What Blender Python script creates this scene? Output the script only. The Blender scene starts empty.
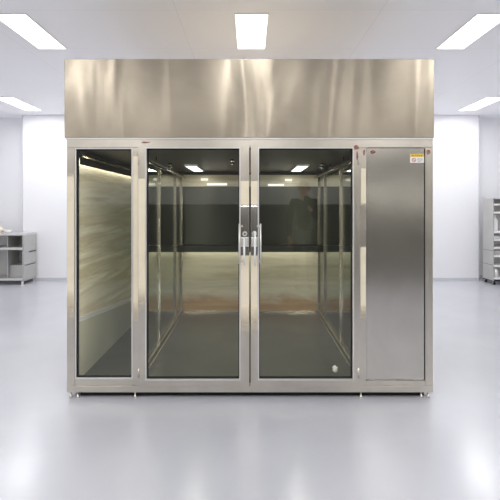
import bpy, bmesh, math, random
from mathutils import Vector, Matrix
random.seed(7)
S = bpy.context.scene
COL = S.collection
F, CX, HY = 464.0, 250.0, 205.0          # focal length in pixels, vanishing point
CAMY, CAMZ = -3.2, 1.33
def wx(x, D): return (x - CX) / F * D
def wz(y, D): return CAMZ - (y - HY) / F * D
D0 = 3.2
def X(x): return wx(x, D0)               # on the cabinet's front plane
def Z(y): return wz(y, D0)

# ------------------------------------------------------------------ materials
def srgb(r, g, b):
    f = lambda c: (c/255/12.92) if c/255 <= .04045 else ((c/255+.055)/1.055)**2.4
    return (f(r), f(g), f(b), 1)
class NT:
    def __init__(s, name):
        s.m = bpy.data.materials.new(name); s.m.use_nodes = True
        s.t = s.m.node_tree; s.t.nodes.clear()
        s.out = s.n('ShaderNodeOutputMaterial')
    def n(s, typ, **kw):
        nd = s.t.nodes.new(typ)
        for k, v in kw.items(): setattr(nd, k, v)
        return nd
    def l(s, a, b): s.t.links.new(a, b)
    def coords(s, scale=(1,1,1), kind='Object', loc=(0,0,0)):
        tc = s.n('ShaderNodeTexCoord'); mp = s.n('ShaderNodeMapping')
        mp.inputs['Scale'].default_value = scale; mp.inputs['Location'].default_value = loc
        s.l(tc.outputs[kind], mp.inputs['Vector']); return mp.outputs['Vector']
    def noise(s, vec, scale=1, detail=3, rough=.5, dist=0):
        nz = s.n('ShaderNodeTexNoise'); s.l(vec, nz.inputs['Vector'])
        nz.inputs['Scale'].default_value = scale; nz.inputs['Detail'].default_value = detail
        nz.inputs['Roughness'].default_value = rough; nz.inputs['Distortion'].default_value = dist
        return nz.outputs['Fac']
    def ramp(s, fac, stops):
        r = s.n('ShaderNodeValToRGB'); s.l(fac, r.inputs['Fac'])
        e = r.color_ramp.elements
        while len(e) < len(stops): e.new(.5)
        for el, (p, c) in zip(e, stops): el.position = p; el.color = c
        return r.outputs['Color']
    def maprange(s, v, a, b, c, d):
        r = s.n('ShaderNodeMapRange'); s.l(v, r.inputs['Value'])
        for k, q in zip(('From Min','From Max','To Min','To Max'), (a,b,c,d)): r.inputs[k].default_value = q
        return r.outputs['Result']
    def bump(s, h, strength=.2, dist=.01, normal=None):
        b = s.n('ShaderNodeBump'); s.l(h, b.inputs['Height'])
        b.inputs['Strength'].default_value = strength; b.inputs['Distance'].default_value = dist
        if normal is not None: s.l(normal, b.inputs['Normal'])
        return b.outputs['Normal']
    def bsdf(s, color=None, metal=0, rough=.5, **kw):
        p = s.n('ShaderNodeBsdfPrincipled')
        if color is not None: p.inputs['Base Color'].default_value = color
        p.inputs['Metallic'].default_value = metal; p.inputs['Roughness'].default_value = rough
        for k, v in kw.items(): p.inputs[k].default_value = v
        s.l(p.outputs[0], s.out.inputs['Surface']); return p

def plain(name, color, rough=.5, metal=0, var=.04, scale=6, **kw):
    t = NT(name); p = t.bsdf(color, metal, rough, **kw)
    nz = t.noise(t.coords((scale,)*3), 1, 4)
    lo = tuple(c*(1-var) for c in color[:3]) + (1,); hi = tuple(min(1, c*(1+var)) for c in color[:3]) + (1,)
    t.l(t.ramp(nz, [(.3, lo), (.7, hi)]), p.inputs['Base Color'])
    return t.m

def steel(name, color, rough=.22, grain=(2, 2, 160), wave=(3, 3, .7), wstr=.25, wdist=.02, rv=.08, smudge=.12):
    """brushed stainless sheet: fine grain along one axis, slow waviness of the sheet, smudges in the roughness"""
    t = NT(name); p = t.bsdf(color, 1, rough)
    sm = t.noise(t.coords((2.2, 2.2, 2.2)), 1, 4, .6, .6)
    lo = tuple(c*(1-smudge) for c in color[:3]) + (1,); hi = tuple(min(1, c*(1+smudge*.7)) for c in color[:3]) + (1,)
    t.l(t.ramp(sm, [(.3, lo), (.7, hi)]), p.inputs['Base Color'])
    w = t.noise(t.coords(wave), 1, 1.5, .4, .5)
    b1 = t.bump(w, wstr, wdist)
    t.l(b1, p.inputs['Normal'])
    return t.m

M = {}
M['wall'] = plain('white_panel_wall', srgb(238,238,241), .45, var=.006, scale=1.3)
M['base'] = plain('grey_vinyl_cove', srgb(205,206,212), .4, var=.02)
M['grey_wall'] = plain('taupe_wall_paint', srgb(226,223,216), .6, var=.03, scale=2)
M['dark_reflected_wall'] = plain('dark_reflected_band', srgb(100,98,91), .5, var=.1, scale=2)

t = NT('ceiling_tiles')
p = t.bsdf(srgb(250,250,252), 0, .55)
bt = t.n('ShaderNodeTexBrick'); bt.offset = 0; bt.squash = 1
t.l(t.coords((1,1,1), loc=(.6+1.67*6, -.57+.92*12, 0)), bt.inputs['Vector'])
for k, v in (('Scale',1),('Mortar Size',.004),('Mortar Smooth',.3),('Bias',0),('Brick Width',1.67),('Row Height',.92)): bt.inputs[k].default_value = v
bt.inputs['Color1'].default_value = srgb(251,251,253); bt.inputs['Color2'].default_value = srgb(249,249,252); bt.inputs['Mortar'].default_value = srgb(238,238,242)
t.l(bt.outputs['Color'], p.inputs['Base Color'])
M['ceiling'] = t.m

t = NT('grey_epoxy_floor')
p = t.bsdf(srgb(196,196,204), 0, .2)
p.inputs['Coat Weight'].default_value = .3; p.inputs['Coat Roughness'].default_value = .18
nz = t.noise(t.coords((1.1,1.1,1.1)), 1, 5, .6, .4)
w = t.noise(t.coords((14,14,14)), 1, 2, .5)
t.l(t.bump(w, .12, .004), p.inputs['Coat Normal'])
t.l(t.ramp(nz, [(.3, srgb(181,182,188)), (.7, srgb(188,189,195))]), p.inputs['Base Color'])
p.inputs['Roughness'].default_value = .27
M['floor'] = t.m

M['hood'] = steel('hood_steel', srgb(163,153,137), .34, (1.5,1.5,150), (3.0,1,.75), .62, .08)
M['frame'] = steel('frame_steel', srgb(217,210,198), .28, (2,2,120), (3,3,1.2), .2, .02)
M['panel'] = steel('panel_steel', srgb(208,204,196), .18, (1.5,1.5,220), (1.2,1,.8), .15, .03)
M['side'] = steel('side_steel', srgb(190,182,168), .3, (2,2,120))
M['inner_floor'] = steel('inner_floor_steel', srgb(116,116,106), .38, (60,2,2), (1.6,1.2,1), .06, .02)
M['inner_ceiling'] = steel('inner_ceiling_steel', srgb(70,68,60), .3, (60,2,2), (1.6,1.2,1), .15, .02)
M['chrome'] = steel('polished_steel', srgb(222,220,216), .12, (2,2,80), (6,6,2), .1, .01, .04)
M['bead'] = plain('glazing_bead_aluminium', srgb(232,230,228), .3, .5, var=.03)
M['dark_rail'] = plain('dark_rail', srgb(40,40,36), .4, .3, var=.1)
M['rubber'] = plain('black_rubber', srgb(22,22,22), .8, var=.1)
M['bench'] = steel('bench_steel', srgb(225,224,222), .4, (2,2,120), (2,2,2), .1, .01)
M['bench_panel'] = plain('bench_panel_grey', srgb(186,185,182), .4, .3, var=.04)
M['white'] = plain('white_plastic', srgb(238,237,234), .4, var=.02)
M['cream'] = plain('cream_cloth', srgb(226,216,198), .8, var=.05)
M['paper'] = plain('paper_white', srgb(236,234,226), .8, var=.03)
M['yellow'] = plain('sticker_yellow', srgb(236,196,60), .5, var=.04)
M['red'] = plain('sticker_red', srgb(190,60,52), .5, var=.05)
M['ink'] = plain('sticker_ink', srgb(120,92,40), .5, var=.05)
M['grey_ink'] = plain('sticker_grey_ink', srgb(150,150,150), .5, var=.05)
M['handle'] = steel('satin_handle_steel', srgb(238,236,230), .4, wstr=.05)
M['pipe'] = steel('pipe_steel', srgb(205,196,176), .2, (2,2,60))

# side wall inside: horizontal streaks painted as reflections in wavy steel
t = NT('reflection_streaked_sheet')
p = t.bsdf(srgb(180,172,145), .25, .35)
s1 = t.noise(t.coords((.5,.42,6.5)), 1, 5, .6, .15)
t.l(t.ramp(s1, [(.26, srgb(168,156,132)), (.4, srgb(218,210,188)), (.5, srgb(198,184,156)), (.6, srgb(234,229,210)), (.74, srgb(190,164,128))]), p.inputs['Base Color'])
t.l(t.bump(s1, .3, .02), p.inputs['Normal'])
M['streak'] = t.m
# back wall lower sheet: cream steel turning brown towards the foot
t = NT('brown_foot_sheet')
p = t.bsdf(srgb(180,172,145), .2, .38)
co = t.coords((1,1,1)); sx = t.n('ShaderNodeSeparateXYZ'); t.l(co, sx.inputs[0])
n1 = t.noise(t.coords((1.6,1,4)), 1, 5, .6, .8)
ad = t.n('ShaderNodeMath', operation='MULTIPLY_ADD'); t.l(n1, ad.inputs[0]); ad.inputs[1].default_value = -.34; t.l(sx.outputs['Z'], ad.inputs[2])
n2 = t.noise(t.coords((.8,1,9)), 1, 5, .6, .5)
c1 = t.ramp(n2, [(.3, srgb(196,188,160)), (.5, srgb(224,216,188)), (.7, srgb(238,232,208))])
c2 = t.ramp(n2, [(.3, srgb(158,122,78)), (.6, srgb(196,158,108)), (.8, srgb(208,182,136))])
mix = t.n('ShaderNodeMix', data_type='RGBA'); t.l(t.maprange(ad.outputs[0], .02, .16, 1, 0), mix.inputs['Factor'])
t.l(c1, mix.inputs['A']); t.l(c2, mix.inputs['B']); t.l(mix.outputs['Result'], p.inputs['Base Color'])
t.l(t.bump(n1, .2, .02), p.inputs['Normal'])
M['brown_foot'] = t.m
M['floor_reflection'] = plain('reflection_sheet_grey', srgb(188,184,164), .4, .3, var=.08, scale=2)
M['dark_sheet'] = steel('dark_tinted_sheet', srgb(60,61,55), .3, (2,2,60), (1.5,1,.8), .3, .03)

# protective film left on the steel, its lower fade painted as the floor's reflection
def film(name, z0, z1, soft0=.1, soft1=.01):
    t = NT(name)
    a = t.n('ShaderNodeBsdfPrincipled'); a.inputs['Base Color'].default_value = srgb(247,235,208); a.inputs['Roughness'].default_value = .3; a.inputs['Metallic'].default_value = .15
    b = t.n('ShaderNodeBsdfTransparent')
    n = t.noise(t.coords((6,6,10)), 1, 3)
    sx = t.n('ShaderNodeSeparateXYZ'); t.l(t.coords(), sx.inputs[0])
    w = t.n('ShaderNodeMath', operation='MULTIPLY_ADD'); t.l(n, w.inputs[0]); w.inputs[1].default_value = .5; w.inputs[2].default_value = -.25
    lo = t.maprange(sx.outputs['Z'], z0, z0+soft0*2, 0, 1); hi = t.maprange(sx.outputs['Z'], z1-soft1, z1, 1, 0)
    m = t.n('ShaderNodeMath', operation='MULTIPLY'); t.l(lo, m.inputs[0]); t.l(hi, m.inputs[1])
    ad = t.n('ShaderNodeMath', operation='MULTIPLY_ADD', use_clamp=True); t.l(w.outputs[0], ad.inputs[0]); ad.inputs[1].default_value = .7; t.l(m.outputs[0], ad.inputs[2])
    k = t.n('ShaderNodeMath', operation='MULTIPLY'); t.l(ad.outputs[0], k.inputs[0]); t.l(m.outputs[0], k.inputs[1])
    k2 = t.n('ShaderNodeMath', operation='MULTIPLY'); t.l(k.outputs[0], k2.inputs[0]); k2.inputs[1].default_value = .95
    mx = t.n('ShaderNodeMixShader'); t.l(k2.outputs[0], mx.inputs[0]); t.l(b.outputs[0], mx.inputs[1]); t.l(a.outputs[0], mx.inputs[2])
    t.l(mx.outputs[0], t.out.inputs['Surface']); return t.m

def marker(name, col, a0):
    t = NT(name); d = t.n('ShaderNodeBsdfDiffuse'); d.inputs[0].default_value = col
    b = t.n('ShaderNodeBsdfTransparent'); n = t.noise(t.coords((60,60,60)), 1, 3)
    mx = t.n('ShaderNodeMixShader'); t.l(t.maprange(n, .3, .7, a0*.4, a0), mx.inputs[0]); t.l(b.outputs[0], mx.inputs[1]); t.l(d.outputs[0], mx.inputs[2])
    t.l(mx.outputs[0], t.out.inputs['Surface']); return t.m
M['marker'] = marker('red_marker_wax', srgb(176,66,50), .42)

def glass(name, tint, f0=.045):
    """thin pane: Schlick mix of clear transmission and mirror reflection at each face"""
    t = NT(name)
    ge = t.n('ShaderNodeNewGeometry'); dp = t.n('ShaderNodeVectorMath', operation='DOT_PRODUCT')
    t.l(ge.outputs['Incoming'], dp.inputs[0]); t.l(ge.outputs['Normal'], dp.inputs[1])
    ab = t.n('ShaderNodeMath', operation='ABSOLUTE'); t.l(dp.outputs['Value'], ab.inputs[0])
    om = t.n('ShaderNodeMath', operation='SUBTRACT'); om.inputs[0].default_value = 1; t.l(ab.outputs[0], om.inputs[1])
    pw = t.n('ShaderNodeMath', operation='POWER'); t.l(om.outputs[0], pw.inputs[0]); pw.inputs[1].default_value = 5
    fr = t.n('ShaderNodeMath', operation='MULTIPLY_ADD'); t.l(pw.outputs[0], fr.inputs[0]); fr.inputs[1].default_value = 1-f0; fr.inputs[2].default_value = f0
    tr = t.n('ShaderNodeBsdfTransparent'); tr.inputs[0].default_value = tint
    gl = t.n('ShaderNodeBsdfGlossy'); gl.inputs['Roughness'].default_value = .015; gl.inputs[0].default_value = (1,1,1,1)
    mx = t.n('ShaderNodeMixShader'); t.l(fr.outputs[0], mx.inputs[0]); t.l(tr.outputs[0], mx.inputs[1]); t.l(gl.outputs[0], mx.inputs[2])
    t.l(mx.outputs[0], t.out.inputs['Surface']); return t.m
M['glass'] = glass('door_glass', (.95,.965,.95,1))
M['dark_glass'] = glass('partition_glass', (.75,.8,.775,1), .05)

def emit(name, col, s):
    t = NT(name); e = t.n('ShaderNodeEmission'); e.inputs[0].default_value = col; e.inputs[1].default_value = s; t.m.cycles.emission_sampling = 'NONE'
    t.l(e.outputs[0], t.out.inputs['Surface']); return t.m
M['lamp'] = emit('led_panel_glow', (.975,.985,1,1), 4)
LR = 23
M['rail_fill_tube'] = emit('rail_fill_glow', (1,.97,.9,1), 2)
M['strip'] = emit('reflection_strip_glow', (1,.98,.9,1), 1.2)
M['tube'] = emit('fill_tube_glow', (1,.97,.88,1), 3)
M['inner_lamp'] = emit('inner_lamp_glow', (1,.97,.88,1), 3)

# ------------------------------------------------------------------ mesh helpers
def nb(): return bmesh.new()
def box(bm, x0, x1, y0, y1, z0, z1, mi=0, bev=0):
    r = bmesh.ops.create_cube(bm, size=1)
    vs = r['verts']
    for v in vs:
        v.co = Vector((x0+(v.co.x+.5)*(x1-x0), y0+(v.co.y+.5)*(y1-y0), z0+(v.co.z+.5)*(z1-z0)))
    fs = {f for v in vs for f in v.link_faces}
    for f in fs: f.material_index = mi
    if bev:
        es = list({e for v in vs for e in v.link_edges})
        bmesh.ops.bevel(bm, geom=es, offset=bev, segments=2, affect='EDGES', profile=.5)
def cyl(bm, a, b, r, seg=16, r2=None, mi=0):
    a, b = Vector(a), Vector(b); d = b-a
    q = Vector((0,0,1)).rotation_difference(d)
    mt = Matrix.Translation((a+b)/2) @ q.to_matrix().to_4x4()
    r_ = bmesh.ops.create_cone(bm, cap_ends=True, segments=seg, radius1=r, radius2=r if r2 is None else r2, depth=d.length, matrix=mt)
    for v in r_['verts']:
        for f in v.link_faces: f.material_index = mi; f.smooth = len(f.verts) == 4
def ball(bm, c, r, sc=(1,1,1), seg=16):
    m = Matrix.Translation(c) @ Matrix.Diagonal((*sc, 1))
    r_ = bmesh.ops.create_uvsphere(bm, u_segments=seg, v_segments=seg//2+2, radius=r, matrix=m)
    for v in r_['verts']:
        for f in v.link_faces: f.smooth = True
def lathe(bm, prof, c=(0,0,0), seg=24):
    rings = []
    for r, z in prof:
        rings.append([bm.verts.new((c[0]+r*math.cos(2*math.pi*i/seg), c[1]+r*math.sin(2*math.pi*i/seg), c[2]+z)) for i in range(seg)])
    for a, b in zip(rings, rings[1:]):
        for i in range(seg):
            f = bm.faces.new((a[i], a[(i+1)%seg], b[(i+1)%seg], b[i])); f.smooth = True
    bm.faces.new(rings[0][::-1]); bm.faces.new(rings[-1])
def ring(bm, x0, x1, z0, z1, l, r, b, t_, y0, y1, bev=.0015):
    """mitred rectangular frame in the XZ plane; l r b t_ are the member widths"""
    o = [(x0,z0),(x1,z0),(x1,z1),(x0,z1)]; i = [(x0+l,z0+b),(x1-r,z0+b),(x1-r,z1-t_),(x0+l,z1-t_)]
    V = {}
    for nm, pts in (('o',o),('i',i)):
        for k,(a,c) in enumerate(pts):
            V[nm,k,0] = bm.verts.new((a,y0,c)); V[nm,k,1] = bm.verts.new((a,y1,c))
    for k in range(4):
        j = (k+1)%4
        bm.faces.new((V['o',k,0],V['o',j,0],V['i',j,0],V['i',k,0]))
        bm.faces.new((V['o',k,1],V['i',k,1],V['i',j,1],V['o',j,1]))
        bm.faces.new((V['o',k,0],V['o',k,1],V['o',j,1],V['o',j,0]))
        bm.faces.new((V['i',k,0],V['i',j,0],V['i',j,1],V['i',k,1]))
    bmesh.ops.recalc_face_normals(bm, faces=bm.faces)
    if bev:
        es = [e for e in bm.edges if len(e.link_faces) == 2 and e.calc_face_angle(0) > 1]
        bmesh.ops.bevel(bm, geom=es, offset=bev, segments=2, affect='EDGES', profile=.5)
def obj(name, bm, mats, parent=None, label=None):
    bmesh.ops.recalc_face_normals(bm, faces=bm.faces)
    me = bpy.data.meshes.new(name); bm.to_mesh(me); bm.free()
    for m in (mats if isinstance(mats, (list, tuple)) else [mats]): me.materials.append(m)
    o = bpy.data.objects.new(name, me); COL.objects.link(o)
    if parent: o.parent = parent
    if label: o['label'] = label
    return o
def part(name, mats, parent, *boxes, bev=.0015, label=None):
    bm = nb()
    for b in boxes: box(bm, *b, bev=bev)
    return obj(name, bm, mats, parent, label)
def thing(name, label, cat, loc=(0,0,0), rz=0, group=None):
    o = bpy.data.objects.new(name, None); COL.objects.link(o)
    o.location = loc; o.rotation_euler = (0,0,rz); o.empty_display_size = .1
    tag(o, label, cat, group); return o
def tag(o, label, cat, group=None):
    o['label'] = label; o['category'] = cat
    if group: o['group'] = group
    return o
def struct(name, mats, *boxes):
    bm = nb()
    for b in boxes: box(bm, *b)
    o = obj(name, bm, mats); o['kind'] = 'structure'; return o
def dup(o, parent=None, loc=None, label=None):
    c = o.copy(); COL.objects.link(c)
    if parent: c.parent = parent
    if loc is not None: c.location = loc
    if label: c['label'] = label
    for ch in [q for q in COL.objects if q.parent == o]: dup(ch, c)
    return c

LK = math.pi                               # area light watts per unit of radiance and square metre
def led(parent, loc, d, sx, sy, L, col=(1,.965,.86), up=(0,1,0)):
    """the light given off by a lamp: an area light on the lamp's own glowing face; d = direction it shines, up = its long side"""
    li = bpy.data.lights.new('lamp_light', 'AREA'); li.shape = 'RECTANGLE'; li.size = sx; li.size_y = sy
    li.energy = L*sx*sy*LK; li.color = col
    o = bpy.data.objects.new('lamp_light', li); COL.objects.link(o); o.parent = parent
    z = -Vector(d).normalized(); y = Vector(up); y = (y - z*y.dot(z)).normalized(); x = y.cross(z)
    o.matrix_local = Matrix.Translation(loc) @ Matrix((x, y, z)).transposed().to_4x4()
    return o
# ------------------------------------------------------------------ room
DW = 8.17; YW = CAMY + DW                 # far wall
YR = YW + .28                             # recessed strips either side of it
CEIL = wz(115, DW)
HX, YF = 5.3, -5.0
XL, XR = wx(22.8, DW), wx(478.7, DW)
struct('floor', M['floor'], (-HX, HX, YF, YR+.1, -.1, 0))
struct('ceiling', M['ceiling'], (-HX, HX, YF, YR+.1, CEIL, CEIL+.1))
struct('wall_back', M['wall'], (XL, XR, YW, YR+.1, 0, CEIL))
struct('wall_back_left', M['wall'], (-HX, XL, YR, YR+.1, 0, CEIL))
struct('wall_back_right', M['wall'], (XR, HX, YR, YR+.1, 0, CEIL))
struct('wall_left', M['wall'], (-HX-.1, -HX, YF, YR+.1, 0, CEIL))
struct('wall_right', M['wall'], (HX, HX+.1, YF, YR+.1, 0, CEIL))
struct('wall_front', M['grey_wall'], (-HX, HX, YF-.1, YF, 0, CEIL))
struct('trim_1', M['dark_reflected_wall'], (-HX, HX, YF, YF+.02, 0, 1.34))  # unseen wall bands, toned for their reflection in the steel and glass
M['mid_reflected_wall'] = plain('grey_reflected_band', srgb(208,205,196), .6, var=.05, scale=2)
struct('trim_4', M['mid_reflected_wall'], (-HX, HX, YF, YF+.02, 1.34, 1.75))
struct('trim_5', M['dark_reflected_wall'], (-HX, HX, YF, YF+.02, 1.75, 2.3))
struct('baseboard_back', M['base'], (XL, XR, YW-.015, YW, 0, .05))
struct('baseboard_back_left', M['base'], (-HX, XL, YR-.015, YR, 0, .05))
struct('baseboard_back_right', M['base'], (XR, HX, YR-.015, YR, 0, .05))
for k, x in enumerate((XL, XR)):          # faint joint cover on the corner
    struct('trim_%d' % (k+2), M['base'], (x-.006, x+.006, YW-.004, YW+.02, .05, CEIL))

# ceiling lights
dz = CEIL - CAMZ
def make_light(x, d0, d1, label):
    r = thing('ceiling_light', label, 'ceiling light', (x, CAMY+(d0+d1)/2, CEIL), 0, 'ceiling panel lights')
    w, l = .135, (d1-d0)/2
    bm = nb()
    for b in ((-w-.006,-w,-l-.006,l+.006), (w,w+.006,-l-.006,l+.006), (-w,w,-l-.006,-l), (-w,w,l,l+.006)):
        box(bm, *b, -.009, 0)
    obj('light_frame', bm, M['white'], r)
    obj('diffuser', (lambda b: (box(b, -w, w, -l, l, -.008, 0), b)[1])(nb()), M['lamp'], r)
    led(r, (0,0,-.0095), (0,0,-1), 2*w-.004, 2*l-.004, LR, (1,.998,.996))
    return r
dA, dB = dz*F/(HY-13.5), dz*F/(HY-48)
dC, dE = dz*F/(HY-97), dz*F/(HY-110)
make_light(wx(52.5, dB), dA, dB, 'large slanted ceiling light panel in the upper left of the photo')
make_light(wx(251.3, dB), dA, dB, 'ceiling light panel straight above the middle of the steel cabinet')
make_light(wx(450, dB), dA, dB, 'large slanted ceiling light panel in the upper right of the photo')
make_light(wx(33.5, dE), dC, dE, 'small far ceiling light panel on the left, above the steel workbench')
make_light(wx(466.5, dE), dC, dE, 'small far ceiling light panel on the right, above the steel rack trolley')
HID = 'ceiling light panel out of sight above or behind the steel cabinet'
for x in (-1.75, 0, 1.75): make_light(x, dC, dE, HID)
OUT = 'ceiling light panel out of the picture, overhead on the camera side'
for x in (-3.9, 3.9): make_light(x, dA, dB, OUT)
for x in (-3.9, -1.95, 0, 1.95, 3.9):
    make_light(x, .9, 1.75, OUT); make_light(x, -1.3, -.45, OUT)

# ------------------------------------------------------------------ the steel cabinet
DEP = 2.25                                 # depth of the box
C = thing('walk_in_display_cabinet', 'large stainless steel walk-in cabinet with two glass doors in the middle of the room', 'cabinet')
BX0, BX1 = X(66.8), X(433)
FZ = .08                                   # inner floor height
IC = CAMZ + .385                           # inner ceiling height
zt, zb = Z(139.2), Z(392.3)
part('hood', M['hood'], C, (X(65), X(433.5), -.012, DEP+.01, Z(138), Z(59.5)), bev=.003)
part('hood_seam', M['bead'], C, (X(66), X(433), -.008, .03, Z(139.4), Z(138)), bev=.0005, label='pale sealant seam under the hood')
part('top_rail', M['frame'], C, (BX0, BX1, 0, .05, Z(147.5), zt))
part('base_rail', M['frame'], C, (BX0, BX1, -.002, .06, zb, Z(386)))
posts = [('left', 66.8, 74.5), ('mull', 133, 138.3), ('right', 358.8, 366), ('end', 425.3, 433)]
pz0, pz1 = Z(386)+.001, Z(147.5)-.001
P = {}
for k, a, b in posts:
    P[k] = part('post', M['frame'], C, (X(a), X(b), 0, .05, pz0, pz1))
for a, b in ((BX0, BX0+.05), (BX1-.05, BX1)):
    part('post', M['frame'], C, (a, b, DEP-.05, DEP, zb, zt))
def film_on(parent, x0, x1, ya, yb, yf, s0=.1, s1=.01):
    z1, z0 = Z(ya), Z(yb)
    bm = nb(); box(bm, X(x0), X(x1), yf-.0012, yf-.0002, z0, z1)
    return obj('protective_film', bm, film('film_%d' % len(bpy.data.materials), z0, z1, s0, s1), parent, 'cream protective film')
film_on(P['left'], 67.2, 74.2, 171, 330, 0, .14, .05)
film_on(P['mull'], 133.2, 138.2, 150, 330, 0, .1, .05)
film_on(P['right'], 361, 365.8, 167, 206, 0, .01, .01)
film_on(P['right'], 360.5, 365.8, 246, 322, 0, .06, .01)

def bead(parent, x0, x1, ya, yb, y, w=1.1):
    bm = nb(); ring(bm, X(x0), X(x1), Z(yb), Z(ya), X(250+w), X(250+w), X(250+w), X(250+w), y, y+.012, .0008)
    return obj('glazing_bead', bm, M['bead'], parent, 'pale aluminium glazing bead')
def pane(parent, x0, x1, ya, yb, y):
    bm = nb(); box(bm, X(x0), X(x1), y, y+.006, Z(yb), Z(ya))
    return obj('glass_pane', bm, M['glass'], parent)
def gasket(parent, x0, x1, ya, yb, y):
    bm = nb(); w = X(250.6); ring(bm, X(x0), X(x1), Z(yb), Z(ya), w, w, w, w, y, y+.03, 0)
    return obj('gasket', bm, M['rubber'], parent, 'black rubber gasket')

# fixed light on the left
bm = nb(); ring(bm, X(74.5), X(133), Z(386)+.001, Z(147.5)-.001, X(250.8), X(250.8), X(257.2), X(250.8), .002, .045)
fx = obj('fixed_window', bm, M['frame'], C)
bead(fx, 75.0, 132.6, 147.9, 379, -.002); gasket(fx, 76.3, 131.5, 149.2, 377.9, .014); pane(fx, 75.5, 132, 148.5, 378.5, .02)

# two doors
def door(x0, x1, gx0, gx1, hand):
    zb_, zt_ = Z(385.6), Z(140.5)
    bm = nb(); ring(bm, X(x0), X(x1), Z(385.6), Z(140.8), X(gx0)-X(x0), X(x1)-X(gx1), Z(379)-Z(385.6), Z(140.8)-Z(148), -.018, .03)
    d = obj('door', bm, M['frame'], C)
    bead(d, gx0-.3, gx1+.3, 147.6, 379.4, -.0205); gasket(d, gx0+1.1, gx1-1.1, 149, 378, -.006); pane(d, gx0+.5, gx1-.5, 148.6, 378.4, .004)
    # stile that carries the handle
    sx0, sx1 = (gx1+.6, x1-.3) if hand > 0 else (x0+.3, gx0-.6)
    cx = (sx0+sx1)/2
    yf = -.018
    bm = nb(); box(bm, X(sx0), X(sx1), yf-.003, yf, Z(255), Z(206), bev=.001)
    for yy in (208.5, 252.5): cyl(bm, (X(cx), yf-.003, Z(yy)), (X(cx), yf-.0045, Z(yy)), .004, 12)
    obj('handle_plate', bm, M['chrome'], d, 'polished handle plate')
    hx = X(250-10.4*hand)
    bm = nb(); yb_ = yf-.045
    cyl(bm, (hx, yb_, Z(262)), (hx, yb_, Z(224)), .0058, 18)
    for yy in (224, 262): ball(bm, (hx, yb_, Z(yy)), .0058)
    for yy in (226, 260.5):
        cyl(bm, (hx+.017*hand, yf, Z(yy)), (hx, yb_, Z(yy)), .0048, 14); cyl(bm, (hx+.017*hand, yf, Z(yy)), (hx+.017*hand, yf-.004, Z(yy)), .008, 18)
    obj('pull_handle', bm, M['handle'], d)
    # latch on the plate
    bm = nb()
    box(bm, X(sx0+.3), X(sx1-.3), yf-.022, yf-.003, Z(246.3), Z(237), bev=.0025)
    cyl(bm, (X(cx), yf-.003, Z(233.5)), (X(cx), yf-.02, Z(233.5)), .017, 20)
    cyl(bm, (X(cx), yf-.02, Z(233.5)), (X(cx), yf-.024, Z(233.5)), .012, 20)
    obj('latch', bm, M['handle'], d)
    bm = nb(); lx = X(cx-.6*hand); cyl(bm, (lx, yf-.026, Z(264.5)), (lx, yf-.026, Z(238 if hand > 0 else 231)), .0066, 16)
    ball(bm, (lx, yf-.026, Z(264.5)), .0068)
    obj('latch_bar', bm, M['white'], d, 'pale latch bar')
    bm = nb(); cyl(bm, (X(cx), yf-.024, Z(233.5)), (X(cx), yf-.0255, Z(233.5)), .006, 14)
    obj('keyhole', bm, M['rubber'], d, 'black keyhole')
    film_on(d, sx0, sx1, 180.5, 206, yf, .005, .005)
    film_on(d, sx0, sx1, 255, 340, yf, .12, .005)
    return d, yf
dl, yf = door(138.6, 249.3, 146.2, 240.2, 1)
dr, yf = door(250.7, 358.5, 258.2, 353, -1)
film_on(dl, 139, 145.6, 178, 316, yf, .1, .005)
# hinges
for d, x in ((dl, 139.3), (dr, 357.8)):
    for yy in (160, 372):
        bm = nb(); cyl(bm, (X(x), yf-.004, Z(yy+5)), (X(x), yf-.004, Z(yy-5)), .005, 12); obj('hinge', bm, M['frame'], d)

# service panel on the right
bm = nb(); box(bm, X(366.2), X(425), .006, .03, Z(380), Z(148), bev=.002)
sp = obj('service_panel', bm, M['panel'], C)
part('panel_rail', M['frame'], sp, (X(366.1), X(425.2), .001, .045, Z(385.8), Z(380.6)))
part('panel_gap', M['rubber'], sp, (X(424.5), X(425.25), .003, .01, Z(380), Z(149)), bev=0, label='dark gap beside the panel')
for xx in (369, 388, 407, 421):
    bm = nb(); cyl(bm, (X(xx), .0065, Z(378.8)), (X(xx), .003, Z(378.8)), .0045, 12)
    obj('rivet', bm, M['chrome'], sp)
# warning sticker
a0, a1, s0, s1 = X(410.3), X(424.3), Z(162.8), Z(153.8)
st = obj('warning_sticker', (lambda b: (box(b, a0, a1, .0046, .0056, s0, s1), b)[1])(nb()), M['paper'], C, 'white and yellow warning sticker')
zy = s1-.0205
part('yellow_band', M['yellow'], st, (a0+.001, a1-.001, .0040, .0046, zy, s1-.001), bev=0)
bm = nb(); q = a0+.012                       # warning triangle and four characters too small to read
tri = [bm.verts.new((q+dx, .0038, zy+.003+dzz)) for dx, dzz in ((0,0),(.013,0),(.0065,.0125))]; bm.faces.new(tri)
for k in range(4):
    x0 = q+.020+k*.014
    for (u0,u1,v0,v1) in ((0,.010,.010,.0115),(0,.010,.0055,.007),(.0045,.006,.002,.0125),(0,.010,.0015,.003) if k%2 else (.0005,.002,.002,.0115)):
        box(bm, x0+u0, x0+u1, .0036, .0040, zy+.001+v0, zy+.001+v1)
obj('sticker_heading', bm, M['ink'], st)
bm = nb(); cxs, czs = a0+.027, s0+.020       # round red prohibition sign
for k in range(28):
    a, b = 2*math.pi*k/28, 2*math.pi*(k+1)/28
    bm.faces.new([bm.verts.new((cxs+r*math.cos(t), .0042, czs+r*math.sin(t))) for r, t in ((.0145,a),(.0145,b),(.0105,b),(.0105,a))])
bm.faces.new([bm.verts.new((cxs+u, .0042, czs+v)) for u, v in ((-.0095,.0075),(-.0075,.0095),(.0095,-.0075),(.0075,-.0095))])
box(bm, cxs-.002, cxs+.002, .0040, .0044, czs-.007, czs+.004)
obj('prohibition_sign', bm, M['red'], st)
bm = nb()
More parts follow.
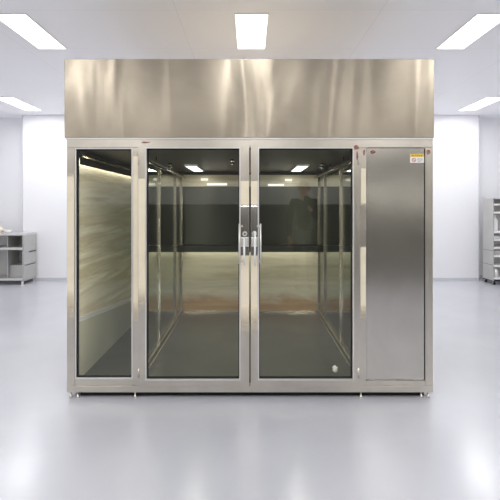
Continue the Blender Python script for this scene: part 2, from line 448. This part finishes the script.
for r_, (v, segs) in enumerate(((.030,(0,.010,.014,.024,.028,.036)), (.022,(0,.016,.020,.036)), (.014,(0,.008,.012,.030)), (.007,(0,.022)))):
    for u0, u1 in zip(segs[::2], segs[1::2]): box(bm, a0+.050+u0, a0+.050+u1, .0040, .0046, s0+v-.0015, s0+v+.0015)
obj('sticker_text', bm, M['grey_ink'], st)

# red wax marks on the frame
def blot(parent, x, y, rx, rz, yf, n=18):
    bm = nb(); top = []
    for k in range(n):
        a = 2*math.pi*k/n; s = 1+.08*math.sin(3*a+x)+.1*random.uniform(-1,1)
        top.append(bm.verts.new((X(x)+rx*s*math.cos(a), yf-.0006, Z(y)+rz*s*math.sin(a))))
    bm.faces.new(top)
    r = bmesh.ops.extrude_face_region(bm, geom=list(bm.faces))
    for v in r['geom']:
        if isinstance(v, bmesh.types.BMVert): v.co.y += .0005
    return obj('marker_stain', bm, M['marker'], parent, 'red marker smudge')
blot(P['end'], 428.3, 152, .014, .017, 0)
blot(P['right'], 364, 152.5, .008, .022, 0)
blot(dr, 355.5, 147.8, .02, .016, yf); blot(dr, 356.4, 156, .006, .03, yf)
blot(dl, 146, 142.8, .03, .006, yf)
blot(sp, 373, 152, .018, .012, .006)

# shell
part('side_wall', M['side'], C, (BX0, BX0+.02, .05, DEP-.05, zb, zt))
part('side_wall', M['side'], C, (BX1-.02, BX1, .05, DEP-.05, zb, zt))
part('rear_wall', M['side'], C, (BX0+.05, BX1-.05, DEP-.02, DEP, zb, zt))
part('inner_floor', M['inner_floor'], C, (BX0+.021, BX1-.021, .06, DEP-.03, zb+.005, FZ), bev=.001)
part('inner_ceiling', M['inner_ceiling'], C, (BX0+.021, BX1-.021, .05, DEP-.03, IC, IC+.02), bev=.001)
YB = DEP-.045; DB = YB - CAMY               # face of the inner back wall
zr0, zr1 = wz(250, DB), wz(245, DB)
part('lower_lining', M['brown_foot'], C, (-1.2, 1.2, YB, YB+.02, FZ, zr0), label='cream lining sheet turning brown towards the foot')
br = part('reflection_rail', M['dark_rail'], C, (-1.2, 1.2, YB-.09, YB+.02, zr0, zr1), label='dark rail shaped as a reflected line across the back')  # rail added in place of a dark reflected line
part('reflection_rail_lip', M['dark_rail'], br, (-1.2, 1.2, YB-.09, YB-.084, zr0-.015, zr0-.0003), bev=0)
bm = nb(); cyl(bm, (-.77, YB-.06, zr0-.008), (.77, YB-.06, zr0-.008), .007, 12); rl = obj('rail_fill', bm, M['rail_fill_tube'], br); led(rl, (0, YB-.06, zr0-.0155), (0,.3,-1), .012, 1.5, 9, up=(1,0,0))  # unseen fill tube added under the rail to brighten the lower lining
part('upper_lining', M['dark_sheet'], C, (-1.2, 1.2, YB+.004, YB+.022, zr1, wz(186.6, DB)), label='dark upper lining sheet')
bv = part('back_valance', M['streak'], C, (-1.2, 1.2, YB-.02, YB+.02, wz(186.5, DB), wz(175, DB)), label='cream strip at the top of the back')
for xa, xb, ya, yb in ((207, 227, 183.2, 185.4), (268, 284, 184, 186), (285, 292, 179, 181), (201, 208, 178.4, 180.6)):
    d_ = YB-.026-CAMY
    part('reflection_strip', M['strip'], bv, (wx(xa, d_), wx(xb, d_), YB-.03, YB-.0205, wz(yb, d_), wz(ya, d_)))  # glowing strips stand in for ceiling lights reflected in the glass
part('back_header', M['dark_rail'], C, (-1.2, 1.2, YB, YB+.02, wz(175, DB), IC-.001))
part('floor_rail', M['pipe'], C, (-.78, .78, YB-.03, YB-.001, FZ, FZ+.025))
# left bay lining: upper streaks and sloping lower sheet both stand for reflections
xs = BX0+.021
part('bay_lining', M['streak'], C, (xs, xs+.012, .06, DEP-.05, FZ, IC-.05), label='lining of the left bay with painted cream reflections')
cn = part('bay_cornice', M['dark_rail'], C, (xs, xs+.05, .06, DEP-.05, IC-.05, IC-.002))
part('added_cornice_lip', M['dark_rail'], cn, (xs+.045, xs+.05, .06, DEP-.05, IC-.10, IC-.0505), bev=0)  # lip added to hide the cornice fill tube
bm = nb(); cyl(bm, (xs+.03, .09, IC-.062), (xs+.03, DEP-.08, IC-.062), .008, 12); cl = obj('cornice_fill', bm, M['tube'], cn); led(cl, (xs+.03, DEP/2, IC-.0705), (-.3,0,-1), .014, DEP-.2, 30)  # unseen fill tube added to brighten the left bay
bm = nb(); cyl(bm, (xs+.062, .06, IC-.04), (xs+.062, DEP-.06, IC-.04), .010, 14); obj('cornice_pipe', bm, M['pipe'], C)
def slab(bm, pts, x0, x1):
    a = [bm.verts.new((x0, y, z)) for y, z in pts]; b = [bm.verts.new((x1, y, z)) for y, z in pts]
    bm.faces.new(a); bm.faces.new(b[::-1])
    for i in range(len(pts)):
        j = (i+1) % len(pts); bm.faces.new((a[i], b[i], b[j], a[j]))
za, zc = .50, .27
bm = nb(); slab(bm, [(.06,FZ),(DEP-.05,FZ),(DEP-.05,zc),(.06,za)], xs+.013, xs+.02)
kp = obj('reflection_sheet', bm, M['floor_reflection'], C, 'grey sloping sheet standing for a reflection')
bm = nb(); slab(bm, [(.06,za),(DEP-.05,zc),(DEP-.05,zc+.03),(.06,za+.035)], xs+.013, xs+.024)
obj('reflection_edge', bm, M['bead'], kp, 'pale greenish edge of the painted reflection')
# glass partitions either side of the aisle
PXW = .80
for s in (-1, 1):
    x = s*PXW; y0, y1 = .11, YB-.03
    bm = nb(); box(bm, min(x, x+s*.008), max(x, x+s*.008), y0, y1, FZ+.03, IC-.06)
    pt = obj('partition', bm, M['dark_glass'], C, 'dark glass partition')
    bm = nb(); box(bm, x-.012, x+.012, y0, y1, FZ, FZ+.03, bev=.002); obj('bottom_rail', bm, M['pipe'], pt)
    bm = nb(); box(bm, x-.004-s*.035, x+.004-s*.035, y0, y1, FZ+.001, FZ+.018, bev=.001); obj('slide_track', bm, M['chrome'], pt)
    bm = nb(); box(bm, x-.015, x+.015, y0, y1, IC-.06, IC-.03, bev=.002); obj('head_rail', bm, M['dark_rail'], pt)
    bm = nb(); cyl(bm, (x-s*.05, y0+.1, IC-.07), (x-s*.05, y1, IC-.07), .009, 12)
    for yy in (y0+.4, (y0+y1)/2, y1-.2): cyl(bm, (x-s*.05, yy, IC-.07), (x-s*.05, yy, IC), .004, 8)
    obj('ceiling_pipe', bm, M['pipe'], pt)
    for d in (4.08, 4.95, DB-.02):
        yy = d+CAMY; bm = nb(); box(bm, x-.012-s*.004, x+.012-s*.004, yy-.012, yy+.012, FZ+.03, IC-.06, bev=.002)
        obj('upright', bm, M['pipe'], pt)
# solid lining behind the service panel and the right bay
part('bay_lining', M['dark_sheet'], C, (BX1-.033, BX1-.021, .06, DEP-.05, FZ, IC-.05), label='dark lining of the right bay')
part('bay_divider', M['side'], C, (X(366), BX1-.034, .06, .075, FZ+.001, IC-.002))
# lamps and nozzles in the inner ceiling
for xc in (-.56, .50):
    bm = nb(); box(bm, xc-.062, xc+.062, CAMY+4.38, CAMY+5.06, IC-.018, IC, bev=.003)
    lp = obj('ceiling_lamp', bm, M['white'], C)
    bm = nb(); box(bm, xc-.05, xc+.05, CAMY+4.4, CAMY+5.04, IC-.021, IC-.0175); obj('lamp_diffuser', bm, M['inner_lamp'], lp); led(lp, (xc, CAMY+4.72, IC-.0215), (0,0,-1), .098, .63, 16)
for pk, xc in (('mull', -.799), ('right', .785)):        # unseen fill tubes added behind the two middle posts to brighten the interior
    bm = nb(); cyl(bm, (xc, .066, .2), (xc, .066, 1.62), .009, 12); tb = obj('fill_tube', bm, M['tube'], P[pk])
    sg = -1 if xc < 0 else 1
    led(tb, (xc+sg*.0095, .067, .91), (sg,.25,0), .016, 1.4, 36, up=(0,0,1)); led(tb, (xc-sg*.006, .074, .91), (-sg*.6,1,0), .016, 1.4, 36, up=(0,0,1))
for px_, d in ((232, 3.9), (322, 4.3), (170, 4.3)):
    x = wx(px_, d); bm = nb()
    cyl(bm, (x, d+CAMY, IC), (x, d+CAMY, IC-.03), .016, 14); cyl(bm, (x, d+CAMY, IC-.03), (x, d+CAMY, IC-.055), .022, 14, .012)
    obj('ceiling_nozzle', bm, M['chrome'], C)
# feet
for x in (70, 77, 134.5, 361.5, 422, 429):
    bm = nb(); xx = X(x)
    lathe(bm, [(.012,0),(.012,.007),(.0065,.010),(.0065,zb+.002)], (xx, .017, 0), 16); obj('foot', bm, M['frame'], C)
for x in (-1.2, -.4, .4, 1.2):
    bm = nb(); lathe(bm, [(.016,0),(.016,.008),(.009,.012),(.009,zb+.002)], (x, DEP-.06, 0), 16); obj('foot', bm, M['chrome'], C)
part('under_frame_and_shade', M['rubber'], C, (BX0+.08, BX1-.05, .036, .06, .003, zb-.0005))  # black board put in as the shadow under the cabinet
part('under_frame_and_shade', M['dark_rail'], C, (BX0+.06, BX1-.06, DEP-.12, DEP-.08, zb-.004, zb+.004))

# scrap of paper left on the cabinet floor
bm = nb(); bmesh.ops.create_icosphere(bm, subdivisions=2, radius=.022)
for v in bm.verts:
    v.co *= random.uniform(.72, 1.15); v.co.z *= 1.35
zm = min(v.co.z for v in bm.verts)
for v in bm.verts: v.co.z -= zm
o = obj('paper_scrap', bm, M['paper']); o.location = (wx(335, 3.46), CAMY+3.46, FZ+.001)
tag(o, 'small crumpled white paper scrap on the cabinet floor behind the right glass door', 'paper')

# ------------------------------------------------------------------ workbench on the left
DBf = 7.70
bx = -3.76; L, DPT, HT = 1.4, .44, wz(233.5, DBf)
B = thing('workbench', 'low stainless steel workbench with open shelves against the far left wall', 'workbench', (bx-L/2, CAMY+DBf+DPT/2, 0))
h = L/2; d = DPT/2
def bp(name, m, *b, **k): return part(name, m, B, *b, **k)
bp('bench_top', M['bench'], (-h-.01, h+.01, -d-.01, d+.01, HT-.035, HT), bev=.004)
bp('shelf', M['bench'], (-h+.03, h-.021, -d+.005, d-.02, wz(250, DBf), wz(247.5, DBf)))
bp('shelf', M['bench'], (-h+.03, h-.021, -d+.005, d-.02, .075, .11))
bp('back_panel', M['bench_panel'], (-h+.02, h-.02, d-.015, d, .06, HT-.036))
for x0, x1 in ((-h, -h+.02), (h-.02, h)):
    bp('end_panel', M['bench_panel'], (x0, x1, -d, d, .06, HT-.036))
ep = [o for o in COL.objects if o.name.startswith('end_panel')][-1]
z1, z2 = wz(252.5, DBf), wz(265.5, DBf)
for a, b in ((.065, z2-.004), (z2+.004, z1-.004), (z1+.004, HT-.04)):
    part('end_plate', M['bench_panel'], ep, (h+.0003, h+.008, -d+.005, d-.005, a, b))
part('plate_handle', M['dark_rail'], ep, (h+.0085, h+.018, -.03, d-.02, z1-.012, z1), label='dark handle strip')
part('plate_handle', M['dark_rail'], ep, (h+.0085, h+.014, -d+.05, d-.04, z2-.008, z2), label='dark handle strip')
for x in (-h+.03, -.33, h-.30): bp('divider', M['bench_panel'], (x, x+.015, -d+.05, d-.02, .11, HT-.036))
bp('drawer_box', M['bench_panel'], (h-.285, h-.022, -d+.12, d-.02, .112, wz(266, DBf)))
for x in (-h+.03, h-.03):
    for y in (-d+.03, d-.03):
        bm = nb(); cyl(bm, (x, y, 0), (x, y, .06), .018, 14); cyl(bm, (x, y, 0), (x, y, .012), .026, 16); obj('foot', bm, M['bench'], B)
# things on the bench
bm = nb(); lathe(bm, [(.035,0),(.04,.008),(.075,.05),(.071,.05),(.03,.012)], seg=28)
o = obj('bowl', bm, M['white']); o.location = (wx(7.5, 7.85), CAMY+7.85, HT); tag(o, 'small white bowl on top of the steel workbench', 'bowl')
bm = nb(); bmesh.ops.create_icosphere(bm, subdivisions=3, radius=.07)
for v in bm.verts:
    v.co.z = max(v.co.z, -.045); v.co *= 1+.08*math.sin(9*v.co.x*9+4*v.co.y*11)
    v.co.x *= 1.2
zm = min(v.co.z for v in bm.verts)
for v in bm.verts: v.co.z -= zm
for f in bm.faces: f.smooth = True
o = obj('cloth_bundle', bm, M['cream']); o.location = (wx(-1.5, 7.85), CAMY+7.85, HT); tag(o, 'cream cloth bundle on the workbench at the left photo edge', 'cloth')

# ------------------------------------------------------------------ rack trolley on the right
DR = 7.72; rx = wx(493, DR); W, DP2, RH = .7, .34, wz(199, 7.9)
R = thing('rack_trolley', 'tall stainless steel rack trolley with many shelves against the far right wall', 'trolley', (rx+W/2, CAMY+DR+DP2/2, 0))
h, d = W/2, DP2/2
def rp(name, m, *b, **k): return part(name, m, R, *b, **k)
rp('side_panel', M['bench_panel'], (-h, -h+.015, -d, d, .07, RH))
rp('side_panel', M['bench_panel'], (h-.015, h, -d, d, .07, RH))
rp('back_panel', M['bench_panel'], (-h+.015, h-.015, d-.012, d, .07, RH))
rp('top_panel', M['bench'], (-h-.006, h+.006, -d-.006, d, RH, RH+.02), bev=.003)
rp('base', M['dark_rail'], (-h+.002, h-.002, -d+.01, d-.01, .055, .07))
sh = []
for y in (205.5, 213.5, 233, 241, 249, 257, 267, 279.5):
    z = wz(y, DR); sh.append(z)
    rp('shelf', M['white'], (-h+.016, h-.016, -d+.002, d-.013, z, z+.03))
sidep = [o for o in COL.objects if o.name.startswith('side_panel')][0]
for z in (wz(250, 7.9), wz(264, 7.9)):
    part('panel_seam', M['dark_rail'], sidep, (-h-.002, -h-.0002, -d+.01, d-.01, z, z+.006), bev=0)
for x in (-h+.035, h-.035):
    for y in (-d+.035, d-.035):
        bm = nb(); cyl(bm, (x-.012, y, .028), (x+.012, y, .028), .028, 18)
        k = obj('caster', bm, M['rubber'], R)
        bm = nb(); box(bm, x-.018, x+.018, y-.012, y+.012, .0565-.004, .0555, bev=0); box(bm, x-.018, x-.013, y-.012, y+.012, .02, .054); box(bm, x+.013, x+.018, y-.012, y+.012, .02, .054)
        obj('caster_fork', bm, M['chrome'], k)
def on_shelf(i, x, name, label, cat, build, mat):
    bm = nb(); build(bm); o = obj(name, bm, mat)
    o.location = (rx+x, CAMY+DR+.09, sh[i]+.0308); tag(o, label, cat); return o
on_shelf(2, .075, 'bottle', 'tall white bottle on the third shelf of the right rack trolley', 'bottle', lambda b: lathe(b, [(.045,0),(.048,.01),(.048,.17),(.03,.21),(.02,.22),(.02,.25),(.022,.25),(.022,.27)]), M['white'])
on_shelf(3, .08, 'tray', 'small dark tray on the fourth shelf of the right rack trolley', 'tray', lambda b: box(b, -.05,.05,-.06,.1,0,.05, bev=.006), M['bench'])
on_shelf(5, .08, 'box', 'small grey box on the sixth shelf of the right rack trolley', 'box', lambda b: box(b, -.04,.06,-.06,.1,0,.07, bev=.004), M['bench_panel'])
on_shelf(7, .085, 'canister', 'grey steel canister on the bottom shelf of the right rack trolley', 'canister', lambda b: lathe(b, [(.05,0),(.052,.01),(.052,.11),(.03,.13),(.03,.14)]), M['bench'])

# ------------------------------------------------------------------ person seen reflected in the right door
def skin(name, verts, edges, mats, parent, root=0, sub=2):
    me = bpy.data.meshes.new(name); me.from_pydata([v[0] for v in verts], edges, [])
    o = bpy.data.objects.new(name, me); COL.objects.link(o); o.parent = parent
    o.modifiers.new('Skin', 'SKIN'); o.modifiers['Skin'].use_smooth_shade = True
    for i, v in enumerate(verts):
        r = v[1]; sv = me.skin_vertices[0].data[i]; sv.radius = (r, r) if not isinstance(r, tuple) else r
        sv.use_root = (i == root)
    s = o.modifiers.new('Sub', 'SUBSURF'); s.levels = sub; s.render_levels = sub
    me.materials.append(mats); return o
M['skin'] = plain('skin_tone', srgb(196,150,122), .5)
M['jacket'] = plain('black_jacket_cloth', srgb(30,31,34), .85, var=.15)
M['trouser'] = plain('dark_trouser_cloth', srgb(38,38,42), .85, var=.15)
M['hair'] = plain('black_hair', srgb(18,16,15), .6)
M['shoe'] = plain('black_shoe_leather', srgb(20,20,20), .4)
PD = 7.35
PR = thing('person', 'person in dark jacket and trousers holding up a phone, reflected in the right glass door', 'person', (wx(304, PD), CAMY-(PD-6.4), 0))
V = [((0,0,.90),.09),((0,.005,1.02),.085),((0,.01,1.18),.09),((0,0,1.34),(.10,.12)),((0,.0,1.43),.055),((0,.015,1.49),.05),((0,.02,1.56),.082),((0,.02,1.63),.078)]
E = [(0,1),(1,2),(2,3),(3,4),(4,5),(5,6),(6,7)]
def add(chain, root):
    p = root
    for c, r in chain:
        V.append((c, r)); E.append((p, len(V)-1)); p = len(V)-1
    return p
hands = []
for s in (-1, 1):
    add([((s*.095,0,.86),.09),((s*.10,.01,.62),.068),((s*.10,.015,.47),.052),((s*.10,.0,.30),.048),((s*.10,-.01,.08),.034),((s*.105,.06,.035),.032),((s*.11,.14,.025),.026)], 0)
    if s > 0:
        e = add([((s*.17,0,1.38),.058),((s*.21,.02,1.12),.042),((s*.12,.21,1.20),.034),((s*.05,.29,1.28),.026),((s*.035,.31,1.315),.03)], 3)
        hands.append((e, Vector((s*.035,.31,1.315)), Vector((-.35,.1,.9)).normalized(), s))
    else:
        e = add([((s*.17,0,1.38),.058),((s*.23,-.01,1.10),.042),((s*.24,.06,.87),.033),((s*.238,.075,.80),.025),((s*.236,.08,.755),.03)], 3)
        hands.append((e, Vector((s*.236,.08,.755)), Vector((0,.1,-1)).normalized(), s))
skin('body', V, E, M['skin'], PR)
for n, (e, c, dr_, s) in enumerate(hands):
    side = Vector((0,1,0)) if n else Vector((.9,.2,.35)).normalized()
    cur = Vector((0,1,0)) if n == 0 else Vector((-s,0,0))
    for k, ln in enumerate((.065,.075,.07,.055)):
        o_ = side*(.012-.015*k+.012); b0 = c+o_*1.0
        pts = [(b0,.0095),(b0+dr_*.035,.009),(b0+dr_*(.035+ln*.4)+cur*.008,.0085),(b0+dr_*(.035+ln*.75)+cur*.022,.0075)]
        skin('finger', pts, [(0,1),(1,2),(2,3)], M['skin'], PR, sub=1)
    t0 = c+side*.022
    skin('thumb', [(t0,.011),(t0+side*.022+dr_*.012,.010),(t0+side*.03+dr_*.038+cur*.01,.009)], [(0,1),(1,2)], M['skin'], PR, sub=1)
JV = [((0,0,.88),.13),((0,.005,1.02),.125),((0,.01,1.18),.135),((0,0,1.34),(.112,.13)),((0,0,1.425),.066)]
JE = [(0,1),(1,2),(2,3),(3,4)]
V, E = JV, JE
add([((.17,0,1.38),.07),((.21,.02,1.12),.054),((.12,.21,1.20),.044),((.075,.26,1.25),.037)], 3)
add([((-.17,0,1.38),.07),((-.23,-.01,1.10),.054),((-.24,.06,.87),.043),((-.239,.07,.83),.037)], 3)
skin('jacket', V, E, M['jacket'], PR)
V = [((0,0,.92),.122)]; E = []
for s in (-1, 1): add([((s*.095,0,.86),.10),((s*.10,.01,.62),.08),((s*.10,.015,.47),.066),((s*.10,0,.30),.062),((s*.10,-.01,.10),.058)], 0)
skin('trousers', V, E, M['trouser'], PR)
for s in (-1, 1):
    bm = nb(); ball(bm, (s*.108,.06,.045), .05, (.95,2.5,.9)); 
    for v in bm.verts: v.co.z = max(v.co.z, 0.0)
    obj('shoe', bm, M['shoe'], PR)
bm = nb(); ball(bm, (0,.0,1.625), .1, (.88,.98,.98))
for v in list(bm.verts):
    if v.co.y > .055 and v.co.z < 1.665: bm.verts.remove(v)
obj('hair', bm, M['hair'], PR)
for s in (-1, 1):
    bm = nb(); ball(bm, (s*.031,.094,1.60), .011); obj('eye', bm, M['hair'], PR)
    bm = nb(); ball(bm, (s*.084,.02,1.585), .026, (.4,.7,1.1)); obj('ear', bm, M['skin'], PR)
bm = nb(); cyl(bm, (0,.095,1.60), (0,.112,1.565), .008, 10, .014); ball(bm, (0,.112,1.562), .013); obj('nose', bm, M['skin'], PR)
bm = nb(); ball(bm, (0,.093,1.53), .02, (1.1,.3,.3)); obj('mouth', bm, M['red'], PR)
bm = nb(); box(bm, -.038,.038,-.005,.005,0,.15, bev=.004)
ph = obj('mobile_phone', bm, M['rubber']); ph.location = PR.location + Vector((.0,.365,1.32)); ph.rotation_euler = (math.radians(12),0,0)
tag(ph, 'dark mobile phone held up by the reflected person', 'phone')

# ------------------------------------------------------------------ camera, world, view
cam = bpy.data.cameras.new('camera'); co = bpy.data.objects.new('camera', cam); COL.objects.link(co)
co.location = (0, CAMY, CAMZ); co.rotation_euler = (math.radians(90), 0, 0)
cam.sensor_width = 36; cam.lens = 36*F/500; cam.shift_y = -(250-HY)/500
cam.clip_start = .05; S.camera = co
w = bpy.data.worlds.new('world'); S.world = w; w.use_nodes = True
w.node_tree.nodes['Background'].inputs[0].default_value = (.8,.85,1,1); w.node_tree.nodes['Background'].inputs[1].default_value = .3
S.view_settings.view_transform = 'Standard'; S.view_settings.look = 'None'; S.view_settings.gamma = 1
S.view_settings.use_curve_mapping = False; S.view_settings.exposure = .03
S.cycles.use_denoising = True; S.cycles.denoiser = 'OPENIMAGEDENOISE'; S.cycles.denoising_input_passes = 'RGB_ALBEDO_NORMAL'; S.cycles.denoising_prefilter = 'ACCURATE'
S.cycles.sampling_pattern = 'TABULATED_SOBOL'; S.cycles.use_adaptive_sampling = False; S.cycles.caustics_reflective = True; S.cycles.blur_glossy = 1.0
S.cycles.max_bounces = 14; S.cycles.diffuse_bounces = 10; S.cycles.glossy_bounces = 6; S.cycles.transparent_max_bounces = 24
